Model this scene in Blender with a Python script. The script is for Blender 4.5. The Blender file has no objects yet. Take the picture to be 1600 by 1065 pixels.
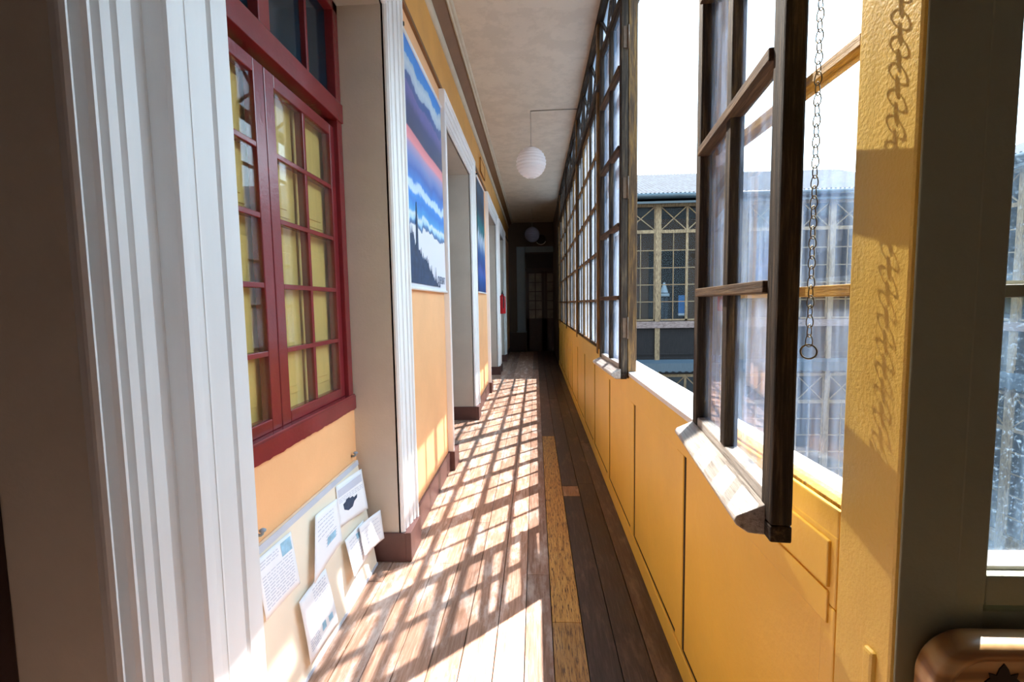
import bpy, bmesh, math, random
from mathutils import Vector, Matrix
random.seed(7)
SC = bpy.context.scene
COL = SC.collection

# ------------------------------------------------------------------ helpers
def srgb(r, g, b):
    f = lambda c: (c / 255 / 12.92) if c / 255 <= .04045 else ((c / 255 + .055) / 1.055) ** 2.4
    return (f(r), f(g), f(b), 1)

def link(o, parent=None):
    COL.objects.link(o)
    if parent is not None:
        o.parent = parent
    return o

def tag(o, label=None, cat=None, group=None, kind=None):
    if label: o['label'] = label
    if cat: o['category'] = cat
    if group: o['group'] = group
    if kind: o['kind'] = kind
    return o

def empty(name, loc=(0, 0, 0), rz=0, parent=None):
    o = bpy.data.objects.new(name, None)
    o.empty_display_size = .1
    o.location = loc
    o.rotation_euler = (0, 0, rz)
    return link(o, parent)

class MB:
    def __init__(s):
        s.v = []; s.f = []; s.m = []; s.sm = []
    def add(s, vs, fs, mi=0, smooth=False):
        b = len(s.v)
        s.v += [tuple(p) for p in vs]
        for f in fs:
            s.f.append(tuple(b + i for i in f)); s.m.append(mi); s.sm.append(smooth)
        return s
    def hexa(s, p, mi=0):   # 8 points: bottom 4 ccw, top 4 ccw
        return s.add(p, [(3, 2, 1, 0), (4, 5, 6, 7), (0, 1, 5, 4), (1, 2, 6, 5), (2, 3, 7, 6), (3, 0, 4, 7)], mi)
    def box(s, x0, x1, y0, y1, z0, z1, mi=0):
        return s.hexa([(x0, y0, z0), (x1, y0, z0), (x1, y1, z0), (x0, y1, z0),
                       (x0, y0, z1), (x1, y0, z1), (x1, y1, z1), (x0, y1, z1)], mi)
    def beam(s, p, q, w, h, up=(0, 0, 1), mi=0):
        p = Vector(p); q = Vector(q); d = (q - p).normalized(); up = Vector(up)
        a = d.cross(up).normalized() * w / 2
        b = a.normalized().cross(d) * h / 2
        P = [p - a - b, p + a - b, p + a + b, p - a + b]
        Q = [q - a - b, q + a - b, q + a + b, q - a + b]
        return s.add(P + Q, [(0, 1, 2, 3), (7, 6, 5, 4), (0, 4, 5, 1), (1, 5, 6, 2), (2, 6, 7, 3), (3, 7, 4, 0)], mi)
    def tube(s, pts, r, n=8, closed=False, mi=0):
        pts = [Vector(p) for p in pts]; N = len(pts); vs = []; fs = []
        prev = None
        for i, p in enumerate(pts):
            if closed: d = pts[(i + 1) % N] - pts[i - 1]
            else: d = pts[min(i + 1, N - 1)] - pts[max(i - 1, 0)]
            d.normalize()
            if prev is None:
                prev = d.orthogonal().normalized()
            a = (prev - d * prev.dot(d)).normalized(); prev = a; b = d.cross(a)
            for k in range(n):
                t = 2 * math.pi * k / n
                vs.append(p + (a * math.cos(t) + b * math.sin(t)) * r)
        for i in range(N if closed else N - 1):
            j = (i + 1) % N
            for k in range(n):
                l = (k + 1) % n
                fs.append((i * n + k, i * n + l, j * n + l, j * n + k))
        if not closed:
            fs.append(tuple(range(n))[::-1]); fs.append(tuple((N - 1) * n + k for k in range(n)))
        return s.add(vs, fs, mi, True)
    def lathe(s, prof, c=(0, 0, 0), n=24, mi=0, smooth=True):   # prof: (r, z)
        vs = []; fs = []
        for r, z in prof:
            for k in range(n):
                t = 2 * math.pi * k / n
                vs.append((c[0] + r * math.cos(t), c[1] + r * math.sin(t), c[2] + z))
        for i in range(len(prof) - 1):
            for k in range(n):
                l = (k + 1) % n
                fs.append((i * n + k, i * n + l, (i + 1) * n + l, (i + 1) * n + k))
        fs.append(tuple(range(n))[::-1]); m = len(prof) - 1
        fs.append(tuple(m * n + k for k in range(n)))
        return s.add(vs, fs, mi, smooth)
    def prism(s, poly, fn, t0, t1, mi=0):   # poly of (a,b); fn(a,b,t)->xyz
        n = len(poly)
        vs = [fn(a, b, t0) for a, b in poly] + [fn(a, b, t1) for a, b in poly]
        fs = [(i, (i + 1) % n, n + (i + 1) % n, n + i) for i in range(n)]
        fs += [tuple(range(n))[::-1], tuple(range(n, 2 * n))]
        return s.add(vs, fs, mi)
    def xf(s, fn):
        s.v = [tuple(fn(*p)) for p in s.v]; return s
    def build(s, name, mat, parent=None, bevel=0, seg=2):
        me = bpy.data.meshes.new(name)
        me.from_pydata(s.v, [], s.f)
        mats = mat if isinstance(mat, (list, tuple)) else [mat]
        for m in mats: me.materials.append(m)
        me.polygons.foreach_set('material_index', s.m)
        me.polygons.foreach_set('use_smooth', s.sm)
        me.validate()
        bm = bmesh.new(); bm.from_mesh(me)
        bmesh.ops.recalc_face_normals(bm, faces=bm.faces); bm.to_mesh(me); bm.free()
        o = bpy.data.objects.new(name, me); link(o, parent)
        if bevel:
            b = o.modifiers.new('bevel', 'BEVEL'); b.width = bevel; b.segments = seg; b.limit_method = 'ANGLE'
        return o

# ------------------------------------------------------------------ materials
def nmat(name):
    m = bpy.data.materials.new(name); m.use_nodes = True
    nt = m.node_tree; nt.nodes.clear()
    out = nt.nodes.new('ShaderNodeOutputMaterial')
    return m, nt, out
def N(nt, t, **kw):
    n = nt.nodes.new(t)
    for k, v in kw.items():
        if k in n.inputs: n.inputs[k].default_value = v
        else: setattr(n, k, v)
    return n
def coords(nt, scale=(1, 1, 1), kind='Object'):
    tc = N(nt, 'ShaderNodeTexCoord'); mp = N(nt, 'ShaderNodeMapping')
    mp.inputs['Scale'].default_value = scale
    nt.links.new(tc.outputs[kind], mp.inputs['Vector'])
    return mp.outputs['Vector']
def noise(nt, vec, scale, detail=4, rough=.6):
    n = N(nt, 'ShaderNodeTexNoise', Scale=scale, Detail=detail, Roughness=rough)
    nt.links.new(vec, n.inputs['Vector']); return n.outputs['Fac']
def ramp(nt, fac, stops, interp='LINEAR'):
    r = N(nt, 'ShaderNodeValToRGB'); r.color_ramp.interpolation = interp
    el = r.color_ramp.elements
    while len(el) < len(stops): el.new(.5)
    for e, (p, c) in zip(el, stops):
        e.position = p; e.color = c if len(c) == 4 else (*c, 1)
    nt.links.new(fac, r.inputs['Fac']); return r.outputs['Color']
def mixc(nt, fac, a, b, mode='MIX'):
    m = N(nt, 'ShaderNodeMix'); m.data_type = 'RGBA'; m.blend_type = mode
    for s, v in ((m.inputs[0], fac), (m.inputs[6], a), (m.inputs[7], b)):
        if hasattr(v, 'node'): nt.links.new(v, s)
        else: s.default_value = v
    return m.outputs[2]
def math_(nt, op, a, b=0.0):
    m = N(nt, 'ShaderNodeMath'); m.operation = op
    for s, v in ((m.inputs[0], a), (m.inputs[1], b)):
        if hasattr(v, 'node'): nt.links.new(v, s)
        else: s.default_value = v
    return m.outputs[0]
def bumpn(nt, h, strength, dist=.01):
    b = N(nt, 'ShaderNodeBump', Strength=strength, Distance=dist)
    nt.links.new(h, b.inputs['Height']); return b.outputs['Normal']

def paint(name, col, rough=.5, var=.12, scale=6, bump=.12, bscale=60, stretch=(1, 1, 1), dirt=None, dirtamt=.0, spec=.4):
    m, nt, out = nmat(name)
    p = N(nt, 'ShaderNodeBsdfPrincipled', Roughness=rough)
    p.inputs['Specular IOR Level'].default_value = spec
    v = coords(nt, stretch)
    n1 = noise(nt, v, scale, 5)
    dark = tuple(c * (1 - var) for c in col[:3]) + (1,)
    lite = tuple(min(1, c * (1 + var)) for c in col[:3]) + (1,)
    c = ramp(nt, n1, [(.3, dark), (.7, lite)])
    if dirt:
        n3 = noise(nt, coords(nt, stretch), scale * 2.3, 8, .7)
        f = ramp(nt, n3, [(.52 - dirtamt * .2, (0, 0, 0)), (.62 - dirtamt * .2, (1, 1, 1))])
        f = math_(nt, 'MULTIPLY', f, min(1, dirtamt))
        c = mixc(nt, f, c, dirt)
    nt.links.new(c, p.inputs['Base Color'])
    if bump:
        n2 = noise(nt, coords(nt, stretch), bscale, 3)
        nt.links.new(bumpn(nt, n2, bump), p.inputs['Normal'])
    nt.links.new(p.outputs[0], out.inputs[0])
    return m

def weathered(name, stretch, cols, rough=.75):
    m, nt, out = nmat(name)
    p = N(nt, 'ShaderNodeBsdfPrincipled', Roughness=rough)
    p.inputs['Specular IOR Level'].default_value = .25
    n1 = noise(nt, coords(nt, stretch), 9, 8, .7)
    c = ramp(nt, n1, cols)
    nt.links.new(c, p.inputs['Base Color'])
    n2 = noise(nt, coords(nt, tuple(s * 1.6 for s in stretch)), 14, 6, .7)
    nt.links.new(bumpn(nt, n2, .7, .01), p.inputs['Normal'])
    nt.links.new(p.outputs[0], out.inputs[0])
    return m

def dirty_glass(name, base=.12, streak=.35, spec=1.0, tint=(1, 1, 1, 1), dirtcol=(.80, .86, .95, 1), stretch=(1, 14, 1.2), speck=.5, rough=.015):
    """pane with a film of dust: clear, mirror-like and milky parts; the film is an even slab so it closes up at grazing angles"""
    m, nt, out = nmat(name)
    tr = N(nt, 'ShaderNodeBsdfTransparent', Color=tint)
    gl = N(nt, 'ShaderNodeBsdfGlossy', Roughness=rough)
    tl = N(nt, 'ShaderNodeBsdfTranslucent', Color=dirtcol)
    df = N(nt, 'ShaderNodeBsdfDiffuse', Color=dirtcol)
    md = N(nt, 'ShaderNodeMixShader', Fac=.35)
    nt.links.new(tl.outputs[0], md.inputs[1]); nt.links.new(df.outputs[0], md.inputs[2])
    n1 = noise(nt, coords(nt, stretch), 3.0, 6, .65)
    n2 = noise(nt, coords(nt, (1, 1, 1)), 160, 3, .6)
    n3 = noise(nt, coords(nt, (1, 1, 1)), 2.2, 3, .5)
    s1 = ramp(nt, n1, [(.42, (0, 0, 0)), (.72, (1, 1, 1))])
    s2 = ramp(nt, n2, [(.58, (0, 0, 0)), (.68, (1, 1, 1))])
    d = math_(nt, 'MULTIPLY', s1, streak)
    d = math_(nt, 'ADD', d, math_(nt, 'MULTIPLY', math_(nt, 'MULTIPLY', s2, n3), speck * streak))
    d = math_(nt, 'ADD', d, base)
    # optical depth through the film: 1-(1-d)^(1/cos)
    lw = N(nt, 'ShaderNodeLayerWeight', Blend=.5)
    cos = math_(nt, 'MAXIMUM', math_(nt, 'SUBTRACT', 1.0, lw.outputs['Facing']), .14)
    inv = math_(nt, 'DIVIDE', 1.0, cos)
    thru = math_(nt, 'POWER', math_(nt, 'SUBTRACT', 1.0, math_(nt, 'MINIMUM', d, .95)), inv)
    fac = math_(nt, 'SUBTRACT', 1.0, thru)
    m1 = N(nt, 'ShaderNodeMixShader')
    nt.links.new(fac, m1.inputs[0]); nt.links.new(tr.outputs[0], m1.inputs[1]); nt.links.new(md.outputs[0], m1.inputs[2])
    fres = math_(nt, 'ADD', .04, math_(nt, 'MULTIPLY', .96, math_(nt, 'POWER', lw.outputs['Facing'], 5.0)))
    m2 = N(nt, 'ShaderNodeMixShader')
    nt.links.new(math_(nt, 'MULTIPLY', fres, spec), m2.inputs[0])
    nt.links.new(m1.outputs[0], m2.inputs[1]); nt.links.new(gl.outputs[0], m2.inputs[2])
    nt.links.new(m2.outputs[0], out.inputs[0])
    return m

M = {}
M['white'] = paint('white trim paint', srgb(240, 239, 238), .45, .03, 4, .0, 40, (3, 3, .6))
M['orange'] = paint('apricot wall paint', srgb(246, 188, 134), .55, .06, 2, .15, 90)
M['amber'] = paint('apricot paint with upper wall shade in its colour', srgb(214, 154, 74), .55, .08, 3, .12, 90)  # same apricot paint; the dimmer light up high is put into the colour
M['reveal'] = paint('tan reveal plaster', srgb(200, 191, 178), .6, .08, 2.5, .1, 80)
M['plinth'] = paint('dark brown plinth paint', srgb(96, 66, 62), .4, .15, 8, .1, 60)
M['brown'] = paint('brown coving paint', srgb(120, 82, 46), .5, .1, 4, .1, 60)
M['ceil'] = paint('stained cream ceiling', srgb(208, 192, 170), .8, .04, 2, .1, 50, dirt=srgb(176, 160, 138), dirtamt=.3)
M['molding'] = paint('grey cream moulding', srgb(190, 176, 152), .6, .1, 6, .15, 60)
M['yellow'] = paint('yellow ochre gloss paint', srgb(244, 196, 80), .35, .05, 3, .12, 45)
M['yellowpost'] = paint('thick crinkled yellow paint', srgb(238, 198, 98), .42, .05, 4, .22, 130, (1, 1, 1))
M['yellow_shaded'] = paint('jamb wall yellow with shade in its colour', srgb(150, 150, 126), .5, .06, 3, .12, 45)  # same yellow as the post, greyed so the colour carries its shade
M['dim'] = paint('grey blue wall paint', srgb(128, 138, 142), .7, .06, 3, .1, 60)
M['navy'] = paint('dark teal backing sheet', srgb(22, 50, 64), .6, .1, 4, 0)
M['enddark'] = paint('end wall paint with shade in its colour', srgb(84, 70, 58), .6, .08, 3, .1, 60)  # apricot wall with the far-end gloom worked into the colour
M['endframe'] = paint('white end frame paint with shade in its colour', srgb(120, 136, 144), .5, .05, 4, .05, 40)  # white frame; the greying is far-end shade put into the colour
M['hook'] = paint('blue grey hook metal', srgb(140, 156, 172), .4, .1, 20, 0)
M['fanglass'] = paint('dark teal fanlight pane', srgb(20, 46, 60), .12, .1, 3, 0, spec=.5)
M['red'] = paint('oxblood window paint', srgb(128, 42, 47), .2, .12, 5, .12, 50, spec=.7)
M['shutter'] = paint('mustard shutter paint', srgb(244, 204, 116), .45, .06, 5, .1, 60)
M['dark'] = paint('dark void wood', srgb(34, 26, 24), .6, .2, 5, .1, 40)
M['doorbrown'] = paint('dark brown door paint', srgb(48, 30, 28), .4, .2, 5, .1, 40)
M['gap'] = paint('shadow gap', srgb(48, 32, 16), .8, .2, 10, 0)
M['metal'] = paint('old brass metal', srgb(120, 104, 74), .35, .25, 40, .1, 100)
M['metal'].node_tree.nodes['Principled BSDF'].inputs['Metallic'].default_value = .8
M['iron'] = paint('rusty iron', srgb(86, 66, 50), .6, .25, 30, .2, 100)
dk = [(.28, srgb(20, 17, 15)), (.5, srgb(52, 42, 34)), (.66, srgb(100, 84, 66)), (.8, srgb(168, 150, 126))]
M['wood_v'] = weathered('weathered dark timber upright', (9, 9, .5), dk)
M['wood_h'] = weathered('weathered dark timber rail', (9, .5, 9), dk)
M['wood_h2'] = weathered('weathered brown sash bars', (9, .5, 9), [(.28, srgb(44, 32, 24)), (.5, srgb(84, 64, 46)), (.7, srgb(120, 94, 66)), (.85, srgb(150, 124, 92))])
gy = [(.25, srgb(70, 62, 58)), (.45, srgb(190, 180, 172)), (.75, srgb(232, 226, 220))]
M['wood_grey'] = weathered('bare grey timber', (9, .5, 9), gy)
yw = [(.3, srgb(96, 66, 22)), (.5, srgb(196, 146, 46)), (.7, srgb(228, 184, 92)), (.85, srgb(240, 225, 190))]
M['yw_v'] = weathered('peeling yellow timber upright', (7, 7, .6), yw, .5)
M['yw_h'] = weathered('peeling yellow timber rail', (7, .6, 7), yw, .5)
M['bt_dark'] = weathered('weathered hinge post timber', (7, 7, .6), [(.3, srgb(44, 32, 24)), (.5, srgb(88, 66, 44)), (.68, srgb(140, 106, 56)), (.85, srgb(186, 160, 112))], .6)
bt = [(.3, srgb(60, 42, 26)), (.5, srgb(110, 80, 44)), (.7, srgb(170, 126, 62)), (.85, srgb(200, 170, 120))]
M['bt_v'] = weathered('worn brown yellow timber upright', (7, 7, .6), bt, .55)
M['bt_h'] = weathered('worn brown yellow timber rail', (7, .6, 7), bt, .55)
M['glass'] = dirty_glass('dusty window glass', .012, .07, dirtcol=(.50, .66, .92, 1))
M['glass_far'] = dirty_glass('milky window glass', .05, .12)
M['glass_frost'] = dirty_glass('grime frosted lattice glass', .75, .15, dirtcol=(.80, .88, .98, 1))
M['glass_wing'] = dirty_glass('wing window glass', .0, .0, .12, (.70, .74, .78, 1), rough=.01)
M['glass_red'] = dirty_glass('old clean glass', .004, .02, .8, (.93, .95, .95, 1))
M['paper'] = paint('white paper', srgb(236, 236, 238), .7, .03, 5, .05, 30)
M['ink'] = paint('faded grey ink', srgb(196, 198, 210), .8, .05, 8, 0)
M['inkblue'] = paint('blue stamp ink', srgb(150, 190, 212), .8, .2, 30, 0)
M['inkdark'] = paint('dark photo ink', srgb(52, 66, 88), .7, .3, 40, 0)
M['board'] = paint('cream board', srgb(236, 222, 200), .6, .03, 4, .05, 40)
M['boardedge'] = paint('grey board edge', srgb(190, 194, 204), .5, .05, 8, .05, 40)
M['cable'] = paint('grey cable', srgb(150, 140, 125), .5, .05, 8, 0)
M['extred'] = paint('extinguisher red', srgb(176, 30, 38), .25, .05, 6, 0)
M['black'] = paint('black rubber', srgb(18, 18, 20), .5, .1, 10, 0)
M['pale'] = paint('pale label', srgb(220, 220, 214), .5, .05, 10, 0)
M['tin'] = paint('sunlit corrugated tin', srgb(84, 83, 85), .95, .06, 3, 0, stretch=(2, .4, 1), dirt=srgb(70, 64, 60), dirtamt=.4, spec=.02)
M['gutter'] = paint('blue grey gutter metal', srgb(36, 48, 54), .4, .2, 5, 0)
M['zinc'] = paint('blue grey zinc', srgb(54, 64, 72), .5, .2, 6, 0, stretch=(12, 12, 1))
M['wingwood'] = weathered('pale brown facade timber', (6, 6, 1.2), [(.3, srgb(60, 44, 32)), (.55, srgb(124, 102, 76)), (.8, srgb(150, 130, 104))])
M['wingsill'] = weathered('peeling pink sill boards', (1.5, 1.5, 6), [(.3, srgb(56, 42, 38)), (.5, srgb(118, 98, 92)), (.8, srgb(136, 120, 114))])
M['wingplank'] = weathered('dark facade planks', (16, 16, .6), [(.3, srgb(12, 11, 11)), (.6, srgb(32, 26, 25)), (.85, srgb(62, 50, 46))])
M['court'] = paint('courtyard paving', srgb(84, 80, 78), .9, .15, 2, .1, 20)
M['wingwall'] = paint('wing gallery wall', srgb(122, 80, 46), .6, .08, 3, 0)
M['wingdark'] = paint('dark interior wall', srgb(30, 28, 32), .7, .25, 2, 0)
M['bluep'] = paint('blue banner', srgb(70, 130, 180), .6, .35, 5, 0)

def pine():
    m, nt, out = nmat('varnished pine')
    p = N(nt, 'ShaderNodeBsdfPrincipled', Roughness=.32)
    w = N(nt, 'ShaderNodeTexWave', Scale=9.0, Distortion=5.0, Detail=3.0)
    w.bands_direction = 'Z'
    nt.links.new(coords(nt, (.25, 1, 1)), w.inputs['Vector'])
    c = ramp(nt, w.outputs['Fac'], [(.1, srgb(150, 104, 60)), (.5, srgb(190, 142, 88)), (.9, srgb(206, 164, 112))])
    k = noise(nt, coords(nt, (1, 1, 1)), 14, 2)
    c = mixc(nt, ramp(nt, k, [(.68, (0, 0, 0)), (.74, (1, 1, 1))]), c, srgb(110, 56, 26))
    nt.links.new(c, p.inputs['Base Color']); nt.links.new(p.outputs[0], out.inputs[0])
    return m
M['pine'] = pine()
M['burn'] = paint('burnt leaf mark', srgb(44, 26, 18), .6, .2, 20, 0)

def lantern_paper(c=(246, 240, 238)):
    m, nt, out = nmat('lantern paper')
    d = N(nt, 'ShaderNodeBsdfDiffuse', Color=srgb(*c)); t = N(nt, 'ShaderNodeBsdfTranslucent', Color=srgb(*c))
    x = N(nt, 'ShaderNodeMixShader', Fac=.3)
    nt.links.new(d.outputs[0], x.inputs[1]); nt.links.new(t.outputs[0], x.inputs[2]); nt.links.new(x.outputs[0], out.inputs[0])
    return m
M['lantern'] = lantern_paper(); M['lantern_shaded'] = lantern_paper((120, 116, 128))  # second paper is a shaded copy for the lantern in the gloom

def floor_mat():
    m, nt, out = nmat('worn floorboards')
    p = N(nt, 'ShaderNodeBsdfPrincipled')
    at = N(nt, 'ShaderNodeAttribute'); at.attribute_name = 'tone'
    sep = N(nt, 'ShaderNodeSeparateColor'); nt.links.new(at.outputs['Color'], sep.inputs[0])
    grain = noise(nt, coords(nt, (14, .8, 1)), 6, 8, .7)
    wear = noise(nt, coords(nt, (3.5, .9, 1)), 3.2, 7, .68)
    fine = noise(nt, coords(nt, (30, 2.5, 1)), 5, 6, .7)
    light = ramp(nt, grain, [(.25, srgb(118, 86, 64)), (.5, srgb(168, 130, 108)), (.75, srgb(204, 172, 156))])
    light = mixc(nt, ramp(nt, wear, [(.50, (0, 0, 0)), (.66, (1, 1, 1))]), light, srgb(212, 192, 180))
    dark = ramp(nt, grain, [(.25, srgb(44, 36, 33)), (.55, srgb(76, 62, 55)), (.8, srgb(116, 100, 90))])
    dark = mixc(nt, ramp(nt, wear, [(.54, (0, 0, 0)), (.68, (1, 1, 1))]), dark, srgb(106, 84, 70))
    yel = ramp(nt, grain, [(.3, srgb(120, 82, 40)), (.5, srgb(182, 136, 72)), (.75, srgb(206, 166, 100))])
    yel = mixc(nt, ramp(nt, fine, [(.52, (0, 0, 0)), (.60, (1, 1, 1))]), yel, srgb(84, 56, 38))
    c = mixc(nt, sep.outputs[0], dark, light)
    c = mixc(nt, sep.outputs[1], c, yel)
    hv = N(nt, 'ShaderNodeHueSaturation'); nt.links.new(c, hv.inputs['Color'])
    nt.links.new(math_(nt, 'ADD', math_(nt, 'MULTIPLY', sep.outputs[2], .5), .75), hv.inputs['Value'])
    nt.links.new(hv.outputs[0], p.inputs['Base Color'])
    nt.links.new(math_(nt, 'ADD', math_(nt, 'MULTIPLY', grain, .3), .3), p.inputs['Roughness'])
    p.inputs['Specular IOR Level'].default_value = .35
    nt.links.new(bumpn(nt, fine, .25, .004), p.inputs['Normal'])
    nt.links.new(p.outputs[0], out.inputs[0])
    return m
M['floor'] = floor_mat()

# ------------------------------------------------------------------ setting: floor
XL, XR, YF, CEIL = -.80, .57, .745, 3.95     # left wall face, right wall face, facing wall, ceiling height
YEND = 14.5
def build_floor():
    mb = MB(); tones = []
    edges = [-1.32, -1.10, -.98, -.85, -.725, -.60, -.46, -.33, -.19, -.062, .062, .202, .335, .465, .60]
    x = .60
    while x < 2.1: x += .14; edges.append(x)
    def board(x0, x1, y0, y1, tone):
        g = .0022
        n0 = len(mb.f)
        mb.box(x0 + g, x1 - g, y0 + .0015, y1 - .0015, -.03, random.uniform(-.0012, 0))
        tones.extend([tone] * (len(mb.f) - n0))
    for i in range(len(edges) - 1):
        x0, x1 = edges[i], edges[i + 1]; xc = (x0 + x1) / 2
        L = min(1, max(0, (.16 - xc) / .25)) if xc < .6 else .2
        if i == 10:    # the replaced board with worn yellow paint
            for a, b, t in ((-1.9, 2.1, (.3, .75, .5)), (2.1, 5.2, (.4, 1.0, .8)), (5.2, 9.0, (.15, .05, .3)), (9.0, 11.6, (.1, 0, .4)), (11.6, YEND, (.1, 0, .3))):
                board(x0, x1, a, b, t)
            continue
        y = -1.9 - random.random() * .5 + .5
        ys = [-1.9]
        while ys[-1] < YEND:
            ys.append(min(YEND, ys[-1] + random.uniform(2.2, 4.6)))
        if i == 11: ys = [-1.9, .6, 3.55, 3.75, 7.3, 10.5, YEND]
        for a, b in zip(ys, ys[1:]):
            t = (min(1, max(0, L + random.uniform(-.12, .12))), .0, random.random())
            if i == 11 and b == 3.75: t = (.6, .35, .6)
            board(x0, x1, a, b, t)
    n0 = len(mb.f); mb.box(-1.32, 2.1, -1.9, YEND, -.06, -.028); tones.extend([(.0, 0, 0)] * (len(mb.f) - n0))
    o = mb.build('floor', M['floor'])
    at = o.data.color_attributes.new('tone', 'FLOAT_COLOR', 'CORNER')
    for pz, t in zip(o.data.polygons, tones):
        for li in pz.loop_indices: at.data[li].color = (*t, 1)
    tag(o, 'worn timber floorboards running the length of the corridor', 'floor', kind='structure')
build_floor()

# ------------------------------------------------------------------ setting: left wall
OPEN = [(-.55, .835, 'door'), (1.19, 2.605, 'niche'), (4.33, 5.95, 'door'), (8.0, 9.78, 'door'), (10.45, 12.05, 'door')]
ZH = 3.11
def left_wall():
    mb = MB()
    ys = [-1.9]
    for a, b, k in OPEN: ys += [a, b]
    ys.append(YEND)
    def slab(y0, y1, z0, z1, x0=-1.32, x1=XL):
        # faces: front orange(0)/amber(2), reveals tan(1)
        p = [(x0, y0, z0), (x1, y0, z0), (x1, y1, z0), (x0, y1, z0), (x0, y0, z1), (x1, y0, z1), (x1, y1, z1), (x0, y1, z1)]
        fs = [(3, 2, 1, 0), (4, 5, 6, 7), (0, 1, 5, 4), (1, 2, 6, 5), (2, 3, 7, 6), (3, 0, 4, 7)]
        front = 2 if z0 >= 3.3 else 0
        for f, mi in zip(fs, (1, 1, 1, front, 1, 1)): mb.add([p[i] for i in f], [(0, 1, 2, 3)], mi)
    for i in range(0, len(ys), 2): slab(ys[i], ys[i + 1], 0, 3.34)
    for a, b, k in OPEN: slab(a, b, ZH, 3.34)
    slab(-1.9, YEND, 3.34, CEIL)
    slab(1.19, 2.605, 0, .96, -1.32, -1.047)
    o = mb.build('wall_left', [M['orange'], M['reveal'], M['amber']])
    tag(o, 'apricot painted wall with deep doorways on the left of the corridor', 'wall', kind='structure')
left_wall()

def trim(name, mb, mat, label, bevel=0):
    o = mb.build(name, mat, None, bevel)
    return tag(o, label, 'trim', kind='structure')

PROF = [(0, -.01), (0, .010), (.006, .022), (.018, .024), (.026, .006), (.040, .002), (.048, .022), (.080, .028), (.084, .008), (.100, .008), (.104, .030), (.140, .036),
        (.144, .014), (.160, .014), (.164, .038), (.196, .040), (.198, .052), (.216, .053), (.222, .046), (.222, -.002)]
def architrave(n, y0, y1, label, zb=.17, mat='white', x=XL):
    mb = MB(); k = len(PROF); vs = []
    for p, q in PROF:
        X = x + q
        vs += [(X, y0 - p, zb), (X, y0 - p, ZH + p), (X, y1 + p, ZH + p), (X, y1 + p, zb)]
    fs = []
    for i in range(k):
        j = (i + 1) % k
        for s in range(3):
            fs.append((4 * i + s, 4 * i + s + 1, 4 * j + s + 1, 4 * j + s))
    fs.append(tuple(4 * i for i in range(k))); fs.append(tuple(4 * i + 3 for i in range(k))[::-1])
    mb.add(vs, fs)
    trim('trim_%d' % n, mb, M[mat], label)
def plinth(mb, ya, yb, x=XL, zb=.175, q=.06):
    mb.box(x - .002, x + q, ya, yb, 0, zb)
# the broad fluted pier between the nearest doorway and the niche: one profile swept straight up
PIER = [(.835, -.06), (.812, -.024), (.803, -.014), (.800, -.004), (.803, .005), (.808, .004), (.811, -.018), (.818, -.020), (.821, -.004), (.823, .012), (.828, .020), (.834, .020), (.837, .004), (.846, .004),
        (.849, .024), (.868, .026), (.870, .013), (.879, .013), (.882, .027), (.912, .029), (.914, .010), (.926, .005), (.945, .003), (.962, .003), (.976, .007), (.986, .018), (.990, .032), (.997, .037), (1.005, .036),
        (1.008, .003), (1.022, .003), (1.026, .033), (1.117, .038), (1.119, .024), (1.130, .024), (1.133, .039), (1.190, .041), (1.198, .034), (1.198, -.06)]
mb = MB(); mb.prism(PIER, lambda a, b, t: (XL + b, a, t), .17, CEIL - .2)
o = trim('trim_1', mb, M['white'], 'broad fluted white pier nearest the camera at the left edge')
architrave(2, 1.19, 2.605, 'white moulded frame around the red window niche')
architrave(3, 4.33, 5.95, 'white moulded frame of the first doorway beyond the red window')
architrave(4, 8.0, 9.78, 'white moulded frame of the second doorway beyond the red window')
architrave(5, 10.45, 12.05, 'white moulded frame of the doorway just past the fire extinguisher')
bb = MB()
for ya, yb in ((.80, 1.205), (2.597, 2.835), (4.10, 4.338), (5.942, 6.18), (7.77, 8.008), (9.772, 10.01), (10.22, 10.458), (12.042, 12.28)):
    plinth(bb, ya, yb)
for ya, yb in ((2.835, 4.10), (6.18, 7.77), (10.01, 10.22), (12.28, YEND)):
    bb.box(XL - .002, XL + .018, ya, yb, 0, .17)
for a, b, k in OPEN:      # plinths return into the reveals
    bb.box(-1.31, XL + .03, b - .012, b + .02, 0, .175)
    if k == 'door': bb.box(-1.31, XL + .03, a - .02, a + .012, 0, .175)
o = bb.build('baseboard_left', M['plinth'], None, .004); tag(o, 'dark brown baseboard and plinths along the left wall', 'baseboard', kind='structure')

# upper fillet, cornice
mb = MB(); mb.box(XL - .002, XL + .022, -1.9, YEND, 3.335, 3.365)
trim('trim_6', mb, M['brown'], 'thin brown strip above the doorways on the left wall')
mb = MB()
cir = [(XL + .035 * math.sin(t) - .0, 3.815 - .04 * math.cos(t)) for t in [i * math.pi / 8 for i in range(9)]]
mb.prism([(XL - .002, 3.775)] + cir + [(XL - .002, 3.855)], lambda a, b, t: (a, t, b), -1.9, YEND)
trim('trim_7', mb, M['molding'], 'rounded cream moulding high along the left wall')
mb = MB(); mb.prism([(XL - .002, 3.86), (XL + .012, 3.86), (XL + .115, 3.935), (XL + .115, 3.952), (XL - .002, 3.952)], lambda a, b, t: (a, t, b), -1.9, YEND)
trim('trim_8', mb, M['brown'], 'brown sloping coving below the ceiling on the left')
mb = MB(); mb.prism([(XL + .113, 3.922), (XL + .125, 3.918), (XL + .135, 3.93), (XL + .15, 3.932), (XL + .16, 3.94), (XL + .165, 3.952), (XL + .113, 3.952)], lambda a, b, t: (a, t, b), -1.9, YEND)
trim('trim_9', mb, M['molding'], 'thin cream moulding where coving meets the ceiling')

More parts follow.
